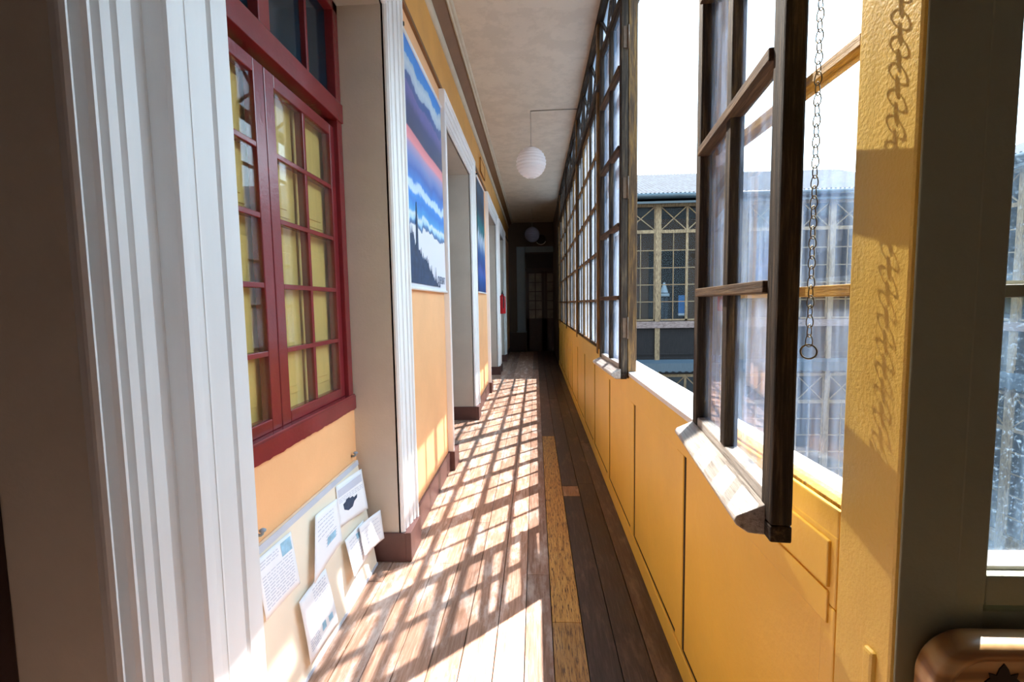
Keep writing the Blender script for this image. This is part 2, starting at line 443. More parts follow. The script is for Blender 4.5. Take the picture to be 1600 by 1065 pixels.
# ceiling + closing walls
mb = MB(); mb.box(-1.32, .70, -1.9, YEND, CEIL, CEIL + .12); mb.box(.70, 2.1, -1.9, .9, CEIL, CEIL + .12)
tag(mb.build('ceiling', M['ceil']), 'stained cream ceiling of the corridor', 'ceiling', kind='structure')
mb = MB(); mb.box(-1.4, 2.2, -2.0, -1.9, -.06, CEIL + .1)
tag(mb.build('wall_back', M['dim']), 'wall closing the corridor behind the camera', 'wall', kind='structure')
mb = MB(); mb.box(2.1, 2.2, -2.0, YF, -.06, CEIL + .1)
tag(mb.build('wall_side', M['dim']), 'side wall of the bay at right of the camera', 'wall', kind='structure')
mb = MB(); mb.box(XR, XR + .10, 11.7, YEND, -.06, CEIL + .1)  # added to close the open turn and darken the far end
tag(mb.build('wall_light_block', M['enddark']), 'added wall keeping light out past the last gallery window', 'wall', kind='structure')
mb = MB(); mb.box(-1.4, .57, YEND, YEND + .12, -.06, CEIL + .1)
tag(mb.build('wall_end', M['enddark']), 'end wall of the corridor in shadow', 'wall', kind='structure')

# recessed doors on the left
def recess_door(n, a, b, label, x=-1.12):
    e = empty('door_%d' % n, (x, (a + b) / 2, 0)); tag(e, label, 'door', kind='structure')
    w = (b - a) / 2
    for s in (-1, 1):
        leaf = MB(); y0, y1 = (-w, -.004) if s < 0 else (.004, w)
        leaf.box(-.02, .02, y0, y1, .01, 2.5)
        for z0, z1 in ((.2, .9), (1.05, 1.8), (1.9, 2.4)):
            leaf.box(.02, .03, y0 + .12, y1 - .12, z0, z1)
        leaf.build('leaf', M['doorbrown'], e, .004)
    t = MB(); t.box(-.03, .03, -w, w, 2.5, 2.58); t.box(-.03, .03, -w, w, 3.06, ZH); t.box(-.03, .03, -.025, .025, 2.58, 3.06)
    t.build('transom_frame', M['doorbrown'], e)
    g = MB(); g.box(-.005, .005, -w, w, 2.58, 3.06); g.build('transom_glass', M['dark'], e)
recess_door(1, -.55, .835, 'dark brown double door in the recess left of the fluted pier', -1.065)
recess_door(2, 4.33, 5.95, 'dark brown double door in the first doorway beyond the red window')
recess_door(3, 8.0, 9.78, 'dark brown double door in the second doorway beyond the red window')
recess_door(4, 10.45, 12.05, 'dark brown double door past the fire extinguisher')

# ------------------------------------------------------------------ red window in the niche
def red_window():
    e = empty('window_1', (-1.045, 0, 0)); tag(e, 'oxblood red casement window with small panes in the left niche', 'window', kind='structure')
    y0, y1, zb, zt = 1.195, 2.60, .955, 3.105
    f = MB()
    f.box(-.10, .0, y0, y0 + .06, zb, zt); f.box(-.10, .0, y1 - .06, y1, zb, zt)
    f.box(-.10, .01, y0, y1, zb - .03, 1.0); f.box(-.10, 0, y0, y1, zt - .05, zt)
    f.box(-.10, .010, y0 + .002, y1 - .002, 2.49, 2.59)                       # transom bar
    f.box(-.10, -.004, 1.845, 1.925, 2.59, zt)                 # mullion between the fanlights
    f.build('window_frame', M['red'], e, .004)
    rag = MB(); pts = []
    random.seed(3); y = y0
    lo = []
    while y < y1: lo.append((y, .914 + random.uniform(-.003, .003))); y += .025
    lo.append((y1, .915))
    poly = [(y0, .99)] + lo + [(y1, .99)]
    n = len(lo)
    for (ya, za), (yb, zb2) in zip(lo, lo[1:]):
        rag.hexa([(-.002, ya, za), (.013, ya, za), (.013, yb, zb2), (.0, yb, zb2), (.0, ya, .99), (.013, ya, .99), (.013, yb, .99), (.0, yb, .99)])
    rag.build('painted_sill_band', M['red'], e)
    # casements
    def casement(a, b, hinge_right):
        c = MB(); X0, X1 = -.066, -.022
        cols = (a + .07, (a + b) / 2, b - .055) if hinge_right else (a + .055, (a + b) / 2, b - .07)
        c.box(X0, X1, a, cols[0], 1.0, 2.455); c.box(X0, X1, cols[2], b, 1.0, 2.455)
        c.box(X0, X1, cols[0], cols[2], 1.0, 1.05); c.box(X0, X1, cols[0], cols[2], 2.40, 2.455)
        s = c.build('casement', M['red'], e, .004)
        gb = MB(); gb.box(X0, X1 - .004, cols[1] - .012, cols[1] + .012, 1.05, 2.40)
        for z in (1.315, 1.587, 1.86, 2.13): gb.box(X0, X1 - .002, cols[0], cols[2], z - .011, z + .011)
        gb.build('glazing_bars', M['red'], s, .003)
        g = MB(); g.box(-.036, -.033, cols[0] - .01, cols[2] + .01, 1.04, 2.41); g.build('glass', M['glass_red'], s)
    casement(1.257, 1.885, False); casement(1.889, 2.538, True)
    fl = MB()
    for a, b in ((1.255, 1.845), (1.925, 2.54)):
        fl.box(-.06, -.02, (a + b) / 2 + .03, (a + b) / 2 + .052, 2.59, zt - .05)
    fl.build('fanlight_bars', M['red'], e, .003)
    fg = MB(); fg.box(-.05, -.046, y0 + .05, y1 - .05, 2.58, zt - .04); fg.build('fanlight_glass', M['fanglass'], e)
    bk = MB(); bk.box(-.262, -.255, y0, y1, .92, zt); bk.build('dark_backing_sheet', M['navy'], e)  # added sheet shuts out sky light and darkens the shutter gaps
    # inside shutters, four leaves with raised panels
    for k, (a, b) in enumerate(((1.262, 1.555), (1.572, 1.858), (1.895, 2.200), (2.219, 2.53))):
        s = MB(); s.box(-.105, -.084, a, b, 1.003, 2.47)
        s.build('shutter_leaf', M['shutter'], e, .003)
        p = MB()
        for z0, z1 in ((1.10, 1.78), (1.90, 2.38)):
            p.box(-.0845, -.078, a + .05, b - .05, z0, z1); p.box(-.0785, -.072, a + .085, b - .085, z0 + .035, z1 - .035)
        p.build('shutter_panel', M['shutter'], e, .004)
red_window()

# ------------------------------------------------------------------ board leaning under the red window
BO = Vector((-.93, 0, 0)); BU = Vector((0, 1, 0)); BV = Vector((-.095, 0, .625)).normalized(); BN = BU.cross(BV).normalized()
if BN.x < 0: BN = -BN
def bpt(y, v, off=0): return BO + BU * y + BV * v + BN * off
def board():
    e = empty('notice_board', (-.94, 1.9, 0)); tag(e, 'cream notice board leaning on the orange wall under the red window', 'notice board')
    inv = e.matrix_world.inverted() if False else Matrix.Translation((.94, -1.9, 0))
    p = MB(); p.hexa([bpt(1.215, .004, -.018), bpt(1.215, .004, 0), bpt(2.56, .004, 0), bpt(2.56, .004, -.018),
                      bpt(1.215, .632, -.018), bpt(1.215, .632, 0), bpt(2.56, .632, 0), bpt(2.56, .632, -.018)])
    p.xf(lambda *q: inv @ Vector(q)).build('panel', M['board'], e, .002)
    s = MB(); s.hexa([bpt(1.215, .605, .0), bpt(1.215, .605, .004), bpt(2.56, .605, .004), bpt(2.56, .605, .0),
                      bpt(1.215, .632, .0), bpt(1.215, .632, .004), bpt(2.56, .632, .004), bpt(2.56, .632, .0)])
    s.hexa([bpt(1.215, .004, .0), bpt(1.215, .004, .004), bpt(2.56, .004, .004), bpt(2.56, .004, .0),
            bpt(1.215, .018, .0), bpt(1.215, .018, .004), bpt(2.56, .018, .004), bpt(2.56, .018, .0)])
    s.xf(lambda *q: inv @ Vector(q)).build('edge_strip', M['boardedge'], e)
board()
for y, lab in ((1.63, 'blue grey wall hook above the near end of the notice board'), (2.535, 'blue grey wall hook above the far corner of the notice board')):
    mb = MB(); mb.tube([(-1.048, y, .655), (-1.030, y, .655), (-1.024, y, .660), (-1.022, y, .672)], .006, 8)
    mb.lathe([(.004, 0), (.012, .002), (.013, .008), (.006, .013)], (-1.022, y, .668), 12)
    tag(mb.build('wall_hook', M['hook']), lab, 'hook', 'hooks over the notice board')

def paper(quad, label, curl, base=.006, lines=(), extras=(), seed=1):
    """quad: 4 corners (y, v) on the board: top-left, top-right, bottom-right, bottom-left; curl(s,t) lifts it off"""
    (a, b, c, d) = [Vector(q) for q in quad]
    def S(s, t, off=0):   # s across, t down
        q = (a * (1 - s) + b * s) * (1 - t) + (d * (1 - s) + c * s) * t
        return bpt(q.x, q.y, base + curl(s, t) + off)
    mb = MB(); n = 10
    for off in (0, -.0008):
        vs = [S(i / n, j / n, off) for j in range(n + 1) for i in range(n + 1)]
        mb.add(vs, [(j * (n + 1) + i, j * (n + 1) + i + 1, (j + 1) * (n + 1) + i + 1, (j + 1) * (n + 1) + i) for j in range(n) for i in range(n)], 0, True)
    K = (n + 1) * (n + 1); ring = [i for i in range(n + 1)] + [j * (n + 1) + n for j in range(1, n + 1)] + [n * (n + 1) + i for i in range(n - 1, -1, -1)] + [j * (n + 1) for j in range(n - 1, 0, -1)]
    b0 = len(mb.v) - 2 * K
    for p, q in zip(ring, ring[1:] + ring[:1]): mb.f.append((b0 + p, b0 + q, b0 + K + q, b0 + K + p)); mb.m.append(0); mb.sm.append(False)
    o = mb.build('paper_sheet', M['paper']); tag(o, label, 'paper', 'papers pinned to the notice board')
    rnd = random.Random(seed)
    if lines:
        for (s0, s1, t0, t1, k) in lines:
            w = MB()
            for i in range(k):
                t = t0 + (t1 - t0) * i / max(1, k - 1); s = s0
                h = min(.009, (t1 - t0) / max(1, k) * .28)
                while s < s1 - .03:
                    e = min(s1, s + rnd.uniform(.05, .16))
                    w.add([S(s, t - h, .0009), S(e, t - h, .0009), S(e, t + h, .0009), S(s, t + h, .0009)], [(0, 1, 2, 3)])
                    s = e + .025
            w.build('writing', M['ink'], o)
    for nm, mk, poly in extras:
        w = MB(); m = len(poly)
        w.add([S(s, t, .0012) for s, t in poly], [tuple(range(m))]); w.build(nm, M[mk], o)
    return o
paper([(1.56, .598), (1.80, .590), (1.785, .375), (1.545, .382)], 'typed letter with a pale blue stamp at the near end of the board', lambda s, t: .012 * (s - .5) ** 2 + .004 * t,
      lines=[(.08, .6, .10, .2, 3), (.08, .92, .35, .88, 11)], extras=[('stamp', 'inkblue', [(.66, .06), (.95, .06), (.95, .30), (.66, .30)])], seed=2)
paper([(1.965, .575), (2.225, .545), (2.185, .345), (1.845, .330)], 'curling white sheet in the middle of the board', lambda s, t: .02 * (1 - s) ** 2 + .006 * t, .010,
      lines=[(.12, .8, .15, .45, 5), (.45, .85, .55, .72, 4)], extras=[('picture', 'inkblue', [(.50, .58), (.82, .60), (.80, .74), (.48, .72)])], seed=3)
paper([(2.245, .598), (2.515, .590), (2.505, .362), (2.205, .400)], 'sheet with a heading over a dark photograph at the far end of the board', lambda s, t: .028 * s * s, .006,
      lines=[(.06, .95, .36, .44, 3)], extras=[('heading', 'ink', [(.05, .12), (.95, .10), (.95, .28), (.05, .30)]),
      ('photograph', 'inkdark', [(.22, .66), (.20, .52), (.30, .50), (.32, .46), (.44, .45), (.46, .49), (.56, .48), (.60, .53), (.72, .50), (.70, .58), (.60, .62), (.52, .72), (.36, .74)])], seed=4)
paper([(2.335, .335), (2.555, .325), (2.535, .165), (2.335, .165)], 'loose white sheet curling past the far edge of the board', lambda s, t: .03 + .04 * s * s, .010,
      lines=[(.1, .9, .2, .7, 5)], seed=5)
paper([(2.19, .342), (2.435, .330), (2.405, .135), (2.165, .150)], 'white sheet with a blue mark lifting off the lower far part of the board', lambda s, t: .014 + .024 * (1 - s) ** 2 * t, .012,
      lines=[(.15, .9, .15, .75, 8)], extras=[('ink_mark', 'inkblue', [(.12, .6), (.28, .55), (.24, .75), (.10, .78)]), ('ink_mark', 'inkblue', [(.5, .12), (.75, .16), (.7, .3), (.55, .28)])], seed=6)
paper([(1.735, .325), (2.0, .312), (2.015, .034), (1.725, .060)], 'white sheet with small blue marks at the foot of the board', lambda s, t: .016 * (1 - s) ** 2 + .012 * t * (1 - t), .008,
      lines=[(.45, .92, .08, .5, 10), (.1, .42, .7, .85, 5)], extras=[('ink_mark', 'inkblue', [(.52, .68), (.64, .68), (.64, .8), (.5, .8)]), ('ink_mark', 'inkblue', [(.74, .7), (.88, .7), (.88, .8), (.74, .8)])], seed=7)

# ------------------------------------------------------------------ posters
def art(name, stops, nscale, amp, stretch=(1, 1, 1), fine=.0, streak=0, flat=None):
    m, nt, out = nmat(name)
    p = N(nt, 'ShaderNodeBsdfPrincipled', Roughness=.35)
    v = coords(nt, (1, 1, 1), 'UV')
    sep = N(nt, 'ShaderNodeSeparateXYZ'); nt.links.new(v, sep.inputs[0])
    a = noise(nt, coords(nt, stretch, 'UV'), nscale, 8, .62)
    d = math_(nt, 'MULTIPLY', math_(nt, 'SUBTRACT', a, .5), amp)
    if flat is not None:     # the far shore runs level, ridges and clouds do not
        k = math_(nt, 'MINIMUM', math_(nt, 'MAXIMUM', math_(nt, 'MULTIPLY', math_(nt, 'SUBTRACT', math_(nt, 'ABSOLUTE', math_(nt, 'SUBTRACT', sep.outputs['Y'], flat)), .03), 6.0), .06), 1.0)
        d = math_(nt, 'MULTIPLY', d, k)
    t = math_(nt, 'ADD', sep.outputs['Y'], d)
    t = math_(nt, 'ADD', t, math_(nt, 'MULTIPLY', sep.outputs['X'], streak))
    c = ramp(nt, t, stops)
    if fine:
        b = noise(nt, coords(nt, (9, 1.4, 1), 'UV'), 7, 6, .7)
        c = mixc(nt, fine, c, ramp(nt, b, [(.35, (.02, .05, .12)), (.6, (.55, .6, .72))]), 'SOFT_LIGHT')
    nt.links.new(c, p.inputs['Base Color']); nt.links.new(p.outputs[0], out.inputs[0])
    return m
def sheet_uv(o, y0, y1, z0, z1):
    uv = o.data.uv_layers.new(name='UVMap')
    for l in o.data.loops:
        co = o.data.vertices[l.vertex_index].co
        uv.data[l.index].uv = ((co.y - y0) / (y1 - y0), (co.z - z0) / (z1 - z0))
def text_mesh(body, size, name):
    cu = bpy.data.curves.new(name, 'FONT'); cu.body = body; cu.size = size; cu.extrude = .0006
    o = bpy.data.objects.new(name, cu); COL.objects.link(o)
    bpy.context.view_layer.update()
    me = bpy.data.meshes.new_from_object(o.evaluated_get(bpy.context.evaluated_depsgraph_get()))
    bpy.data.objects.remove(o)
    return me
S_ = srgb
P1 = [(0, S_(232, 232, 244)), (.245, S_(236, 236, 246)), (.262, S_(240, 240, 248)), (.266, S_(40, 84, 140)), (.280, S_(70, 130, 190)), (.29, S_(170, 214, 240)), (.312, S_(224, 236, 246)), (.325, S_(60, 160, 226)),
      (.37, S_(20, 120, 214)), (.40, S_(36, 140, 226)), (.412, S_(206, 226, 246)), (.44, S_(190, 218, 244)), (.452, S_(24, 124, 214)), (.50, S_(28, 92, 184)), (.545, S_(110, 132, 196)), (.59, S_(176, 152, 192)), (.606, S_(240, 146, 154)),
      (.648, S_(226, 128, 138)), (.654, S_(24, 46, 90)), (.74, S_(40, 62, 116)), (.78, S_(92, 94, 164)), (.815, S_(108, 104, 170)), (.822, S_(40, 86, 156)), (.855, S_(52, 100, 168)), (.862, S_(176, 204, 230)), (.90, S_(206, 226, 242)), (.93, S_(170, 206, 234)), (.935, S_(24, 150, 236)), (1, S_(10, 136, 232))]
def merge_stops(st):     # a colour ramp holds 32 stops
    return st[:32]
M['art1'] = art('poster print of mountains over a lake', merge_stops(P1), 3.0, .17, (1.3, .9, 1), flat=.625)
P2 = [(0, S_(22, 58, 122)), (.12, S_(26, 92, 166)), (.2, S_(90, 110, 190)), (.28, S_(24, 70, 140)), (.38, S_(60, 110, 170)), (.46, S_(190, 205, 222)), (.52, S_(200, 212, 222)), (.56, S_(20, 110, 120)), (.64, S_(36, 130, 130)), (.72, S_(20, 60, 84)), (.84, S_(24, 40, 58)), (.92, S_(36, 92, 124)), (1, S_(20, 60, 96))]
M['art2'] = art('poster print of a waterfall in forest', P2, 3.2, .42, (2.2, .9, 1), .7, .02)

def poster(y0, y1, z0, z1, art_mat, label, silhouette=False):
    e = empty('poster', (XL + .012, (y0 + y1) / 2, z0)); tag(e, label, 'poster')
    oy, oz, ox = (y0 + y1) / 2, z0, XL + .012
    n = 24; mb = MB(); vs = []
    for off in (0, -.0012):
        for j in range(n + 1):
            for i in range(n + 1):
                u, v = i / n, j / n
                x = .004 + .006 * math.sin(u * 7 + v * 2) * .5 + .008 * (1 - v) ** 3 * (u ** 3)
                vs.append((x + off, y0 + (y1 - y0) * u - oy, z0 + (z1 - z0) * v - oz))
    K = (n + 1) ** 2
    fs = [(j * (n + 1) + i, j * (n + 1) + i + 1, (j + 1) * (n + 1) + i + 1, (j + 1) * (n + 1) + i) for j in range(n) for i in range(n)]
    fs += [tuple(K + k for k in f[::-1]) for f in fs]
    mb.add(vs, fs, 0, True)
    sh = mb.build('print', art_mat, e); sheet_uv(sh, y0 - oy, y1 - oy, 0, z1 - z0)
    b = MB(); b.tube([(.006, y0 - oy - .01, z1 - z0 + .008), (.006, y1 - oy + .01, z1 - z0 + .008)], .012, 10); b.build('top_batten', M['white'], e)
    b = MB(); b.tube([(.010, y0 - oy - .01, -.006), (.014, y1 - oy + .02, -.006)], .011, 10); b.build('bottom_batten', M['white'], e)
    b = MB(); b.lathe([(.004, -.012), (.018, -.008), (.018, .008), (.004, .012)], (.004, y0 - oy - .004, z1 - z0 + .03), 12); b.build('hanging_nail', M['black'], e)
    if silhouette:
        W, H = y1 - y0, z1 - z0
        t = MB(); rnd = random.Random(5)
        prof = [(0, .16)]
        u = .0
        while u < .78:
            top = .20 * max(0, 1 - (u / .80)) ** 1.1 + .02 + rnd.uniform(-.014, .014)
            prof += [(u, top), (u + .012, top + rnd.uniform(.01, .05) * (1 - u)), (u + .02, top - .005)]
            u += rnd.uniform(.03, .05)
        prof.append((.80, .012))
        for (ua, va), (ub, vb) in zip(prof, prof[1:]):
            if ub <= ua: continue
            t.hexa([(.0105, ua * W - W / 2, .018 * H), (.0112, ua * W - W / 2, .018 * H), (.0112, ub * W - W / 2, .018 * H), (.0105, ub * W - W / 2, .018 * H),
                    (.0105, ua * W - W / 2, va * H), (.0112, ua * W - W / 2, va * H), (.0112, ub * W - W / 2, vb * H), (.0105, ub * W - W / 2, vb * H)])
        def tree(u0, v0, v1, w):
            t.prism([(u0 - w, v0), (u0 + w, v0), (u0 + w * .8, v0 + (v1 - v0) * .6), (u0 + w * .15, v1), (u0 - w * .15, v1), (u0 - w * .8, v0 + (v1 - v0) * .6)],
                    lambda a, b, tt: (tt, a * W - W / 2, b * H), .0105, .0114)
        tree(.17, .15, .365, .022); tree(.66, .018, .115, .009); tree(.44, .08, .14, .010); tree(.52, .05, .10, .008); tree(.08, .18, .23, .02)
        t.build('printed_treeline', M['inknavy'], e)
        me = text_mesh('QUEULAT', .085, 'lettering'); me.materials.append(M['inknavy'])
        lo = bpy.data.objects.new('lettering', me); link(lo, e)
        lo.matrix_local = Matrix.Translation((.0155, W * .70 - W / 2, .055)) @ Matrix(((0, 0, 1, 0), (1, 0, 0, 0), (0, 1, 0, 0), (0, 0, 0, 1))) @ Matrix.Diagonal((.75, 1, 1, 1))
M['inknavy'] = paint('navy print', srgb(34, 58, 92), .5, .35, 18, 0)
poster(2.93, 4.075, 1.615, 3.16, M['art1'], 'large lake and mountain poster hanging just beyond the red window niche', True)
poster(6.52, 7.44, 1.67, 3.24, M['art2'], 'blue green waterfall poster hanging between the two farther doorways')

# ------------------------------------------------------------------ right wall: parapet
SX0, SX1 = XR + .004, XR + .058        # depth of window joinery
ROWS = [1.515, 1.955, 2.41, 2.87]
ZS, ZT = 1.07, 3.32
def parapet():
    mb = MB()
    mb.box(XR + .008, XR + .099, .887, 11.55, .05, 1.03)          # panel plane
    mb.box(XR, XR + .10, .886, 11.55, .90, 1.045)                     # top rail
    mb.box(XR - .004, XR + .10, .886, 11.55, 0, .10)
    mb.box(XR + .001, XR + .03, .886, 1.53, 1.04, 1.098); mb.box(XR + .001, XR + .05, 2.88, 11.5, 1.04, 1.074)                  # bottom rail
    y = .86
    cuts = [1.80, 2.725, 3.65, 4.57, 5.5, 6.42, 7.35, 8.27, 9.2, 10.1, 11.0]
    mb.box(XR, XR + .05, .886, .93, .10, .90)
    for c in cuts:
        mb.box(XR + .001, XR + .05, c + .014, c + .10, .10, .90)
    o = mb.build('wall_right', M['yellow'], None, .004)
    tag(o, 'yellow panelled parapet wall under the gallery windows', 'wall', kind='structure')
    g = MB()
    for c in cuts: g.box(XR + .006, XR + .0095, c - .002, c + .014, .10, .90)
    for a, b in zip([.93] + [c + .10 for c in cuts], cuts): g.box(XR + .005, XR + .0092, a, b, .098, .106)
    tag(g.build('trim_10', M['gap']), 'dark open joints between the yellow parapet panels', 'trim', kind='structure')
parapet()
mb = MB(); mb.box(XR - .004, XR + .14, 1.582, 2.878, 1.045, 1.07); mb.box(XR + .06, XR + .20, .887, 11.55, 1.02, 1.05)
trim('trim_11', mb, M['white'], 'white sunlit sill along the open gallery windows', .004)
# boards and joints let into the parapet beside the corner post
mb = MB(); mb.box(XR - .006, XR + .01, .905, 1.25, .935, 1.03); mb.box(XR - .004, XR + .01, .905, 1.25, .86, .928)
trim('trim_12', mb, M['yellow'], 'yellow boards patched onto the parapet beside the corner post', .003)

# posts, transom, top plate
def post(n, y, w, mat, label, x0=SX0 - .012, x1=SX1 + .012, z0=1.03, z1=CEIL):
    mb = MB(); mb.box(x0, x1, y - w / 2, y + w / 2, z0, z1)
    trim('trim_%d' % n, mb, mat, label, .004)
mb = MB(); mb.box(XR, XR + .135, YF, .885, 0, CEIL); mb.box(XR - .008, XR + .01, .775, .80, .80, .90)
trim('trim_13', mb, M['yellowpost'], 'thick yellow painted corner post right of the chain', .006)
post(14, 1.555, .05, M['yw_v'], 'peeling yellow window post behind the open sash')
post(15, 2.915, .07, M['bt_dark'], 'weathered hinge post at the far side of the open window', x1=.616)
for n, (y, lab) in enumerate(((4.31, 'first'), (6.43, 'second'), (8.57, 'third'), (10.7, 'fourth'))):
    post(16 + n, y, .085, M['bt_v'] if n != 2 else M['wood_v'], '%s full post of the gallery windows beyond the open casement' % lab)
mb = MB(); mb.box(SX0 - .012, SX1 + .03, .885, 11.5, ZT, ZT + .065)
trim('trim_20', mb, M['wood_h'], 'dark transom beam running along the gallery windows', .004)
mb = MB(); mb.box(SX0 - .012, SX1 + .03, .885, 11.5, 3.885, CEIL)
trim('trim_21', mb, M['wood_h'], 'dark top plate of the gallery windows at the ceiling', .004)
mb = MB(); mb.box(XR - .01, XR + .13, 11.4, 11.7, 0, CEIL)
trim('trim_22', mb, M['wood_v'], 'dark corner post where the gallery turns at the far end', .004)

ORD = ['nearest', 'second', 'third', 'fourth', 'fifth', 'sixth', 'seventh', 'eighth', 'ninth', 'tenth', 'eleventh', 'twelfth', 'thirteenth', 'fourteenth', 'fifteenth', 'sixteenth', 'seventeenth']
WN = [2]
def fixed_sash(y0, y1, glass, mats, label, st0=.035):
    n = WN[0]; WN[0] += 1
    e = empty('window_%d' % n, (XR, (y0 + y1) / 2, ZS)); tag(e, label, 'window', kind='structure')
    oy = (y0 + y1) / 2
    f = MB(); st = .035
    f.box(.010, .05, y0 - oy, y0 - oy + st0, 0, ZT - ZS); f.box(.010, .05, y1 - oy - st, y1 - oy, 0, ZT - ZS)
    f.box(.010, .05, y0 - oy, y1 - oy, 0, .035); f.box(.010, .05, y0 - oy, y1 - oy, ZT - ZS - .03, ZT - ZS)
    f.build('sash_frame', mats[0], e, .003)
    b = MB(); b.box(.018, .042, -.009, .009, .035, ZT - ZS - .03); b.build('upright_bar', mats[0], e, .002)
    b = MB()
    for z in ROWS: b.box(.008, .046, y0 - oy + st0, y1 - oy - st, z - ZS - .011, z - ZS + .011)
    b.build('cross_bars', mats[1], e, .002)
    g = MB(); g.box(.029, .032, y0 - oy + min(st, st0 + .01) - .01, y1 - oy - st + .01, .03, ZT - ZS - .025); g.build('glass', glass, e)
YS = [2.95, 3.62, 4.268]
fixed_sash(.885, 1.53, M['glass'], (M['yw_v'], M['yw_h']), 'fixed small-paned window between the corner post and the open sash', .008)
spans = [(2.95, 3.62), (3.62, 4.268), (4.352, 5.02), (5.02, 5.71), (5.71, 6.388), (6.472, 7.15), (7.15, 7.85), (7.85, 8.528), (8.612, 9.3), (9.3, 9.98), (9.98, 10.658), (10.742, 11.4)]
for i, (a, b) in enumerate(spans):
    fixed_sash(a, b, M['glass_far'], (M['bt_v'], M['bt_h']) if i % 2 else (M['wood_v'], M['bt_h']), 'small-paned gallery window, %s beyond the hinge post' % ('first' if i == 0 else ORD[i]))
# lattice lights above the transom
lat = [(.885, 1.53), (1.58, 2.23), (2.23, 2.88)] + spans
for i, (a, b) in enumerate(lat):
    n = WN[0]; WN[0] += 1
    e = empty('window_%d' % n, (XR + .03, (a + b) / 2, ZT + .065)); tag(e, 'diagonal lattice light above the transom, %s from the camera' % ORD[i], 'window', kind='structure')
    h = 3.885 - ZT - .065; w = (b - a) / 2
    f = MB(); f.box(-.02, .02, -w, -w + .02, 0, h); f.box(-.02, .02, w - .02, w, 0, h)
    f.build('lattice_frame', M['wood_v'], e)
    f = MB(); f.beam((0, -w + .02, 0), (0, w - .02, h), .022, .022, (1, 0, 0)); f.beam((.002, -w + .02, h), (.002, w - .02, 0), .022, .022, (1, 0, 0))
    f.build('lattice_bars', M['wood_h'], e)
    g = MB(); g.box(.012, .014, -w + .015, w - .015, 0, h); g.build('glass', M['glass_frost'], e)

# ------------------------------------------------------------------ open casements
def open_sash(name, hinge, rz, sgn, w, label):
    e = empty(name, hinge, rz); tag(e, label, 'window sash', 'open casement sashes')
    z1 = 3.30 - hinge[2]; th = .040
    Y = lambda u: sgn * u
    def bx(m, u0, u1, za, zb, x0=0, x1=th):
        a, b = sorted((Y(u0), Y(u1))); m.box(x0, x1, a, b, za, zb)
    st = .054
    for u0, u1 in ((0, st), (w - st, w)):
        m = MB(); bx(m, u0, u1, 0, z1); m.build('stile', M['wood_v'], e, .005)
    m = MB(); bx(m, st, w - st, .0, .055, .004, th); m.build('bottom_rail', M['wood_grey'], e, .004)
    m = MB(); bx(m, st, w - st, z1 - .06, z1, .004, th); m.build('top_rail', M['wood_h'], e, .004)
    m = MB(); bx(m, w / 2 - .02, w / 2 + .02, .055, z1 - .06, .002, th - .004); m.build('centre_bar', M['wood_v'], e, .003)
    for z in ROWS:
        z += .01; m = MB()
        bx(m, st, w - st, z - hinge[2] - .013, z - hinge[2] + .013, -.008, th - .006)
        m.build('cross_bar', M['wood_h2'], e, .003)
    m = MB(); bx(m, st - .01, w - st + .01, .05, z1 - .055, .024, .027); m.build('glass', M['glass'], e)
    # sloping drip moulding along the foot
    m = MB(); pr = [(.002, .030), (-.052, .004), (-.058, -.006), (-.054, -.016), (-.03, -.032), (.002, -.034)]
    a, b = sorted((Y(.0), Y(w - .03)))
    m.prism(pr, lambda p, q, t: (p, t, q), a, b); m.build('drip_moulding', M['wood_grey'], e, .003)
    m = MB(); a, b = sorted((Y(0), Y(w)))
    m.box(.0, th, a, b, -.034, 0); m.build('foot_rail', M['wood_h'], e, .004)
    for z in (.22, 1.05, 1.9):
        m = MB(); a, b = sorted((Y(-.004), Y(.0)))
        m.box(.012, .034, a, b, z, z + .12)
        m.tube([(.040, Y(-.006), z - .005), (.040, Y(-.006), z + .125)], .006, 8); m.build('hinge', M['iron'], e)
    return e
open_sash('casement_sash', (.532, 1.60, 1.062), math.radians(-6.6), -1, .705, 'large weathered open sash in the right foreground with sunlit grey foot')
open_sash('casement_sash', (.516, 2.862, 1.062), math.radians(2.6), 1, .70, 'weathered open sash folded back at the far side of the open window')

# ------------------------------------------------------------------ chain
def chain():
    e = empty('pull_chain', (.522, .918, 3.3)); tag(e, 'thin metal chain with a ring hanging beside the open sash', 'chain')
    z = 0; k = 0; m = MB(); pitch = .0185
    m2 = MB()
    while z > -1.885:
        c = z - .011; r = .0058; h = .0125
        ang = (k % 2) * math.pi / 2 + .5
        dx, dy = math.cos(ang), math.sin(ang)
        pts = []
        for i in range(12):
            t = 2 * math.pi * i / 12
            pts.append((dx * r * math.cos(t) * (1.15 - .25 * math.sin(t)), dy * r * math.cos(t) * (1.15 - .25 * math.sin(t)), c + h * math.sin(t)))
        m.tube(pts, .0011, 5, True); z -= pitch; k += 1
    m.build('links', M['metal'], e)
    ring = MB(); ring.tube([(.0135 * math.cos(t) * .80, -.0135 * math.cos(t) * .6, z - .014 + .0135 * math.sin(t)) for t in [2 * math.pi * i / 24 for i in range(24)]], .0017, 8, True)
    ring.build('pull_ring', M['metal'], e)
    h = MB(); h.tube([(0, 0, .0), (0, 0, .02), (.03, 0, .03), (.07, 0, .03)], .004, 6); h.build('screw_hook', M['iron'], e)
chain()

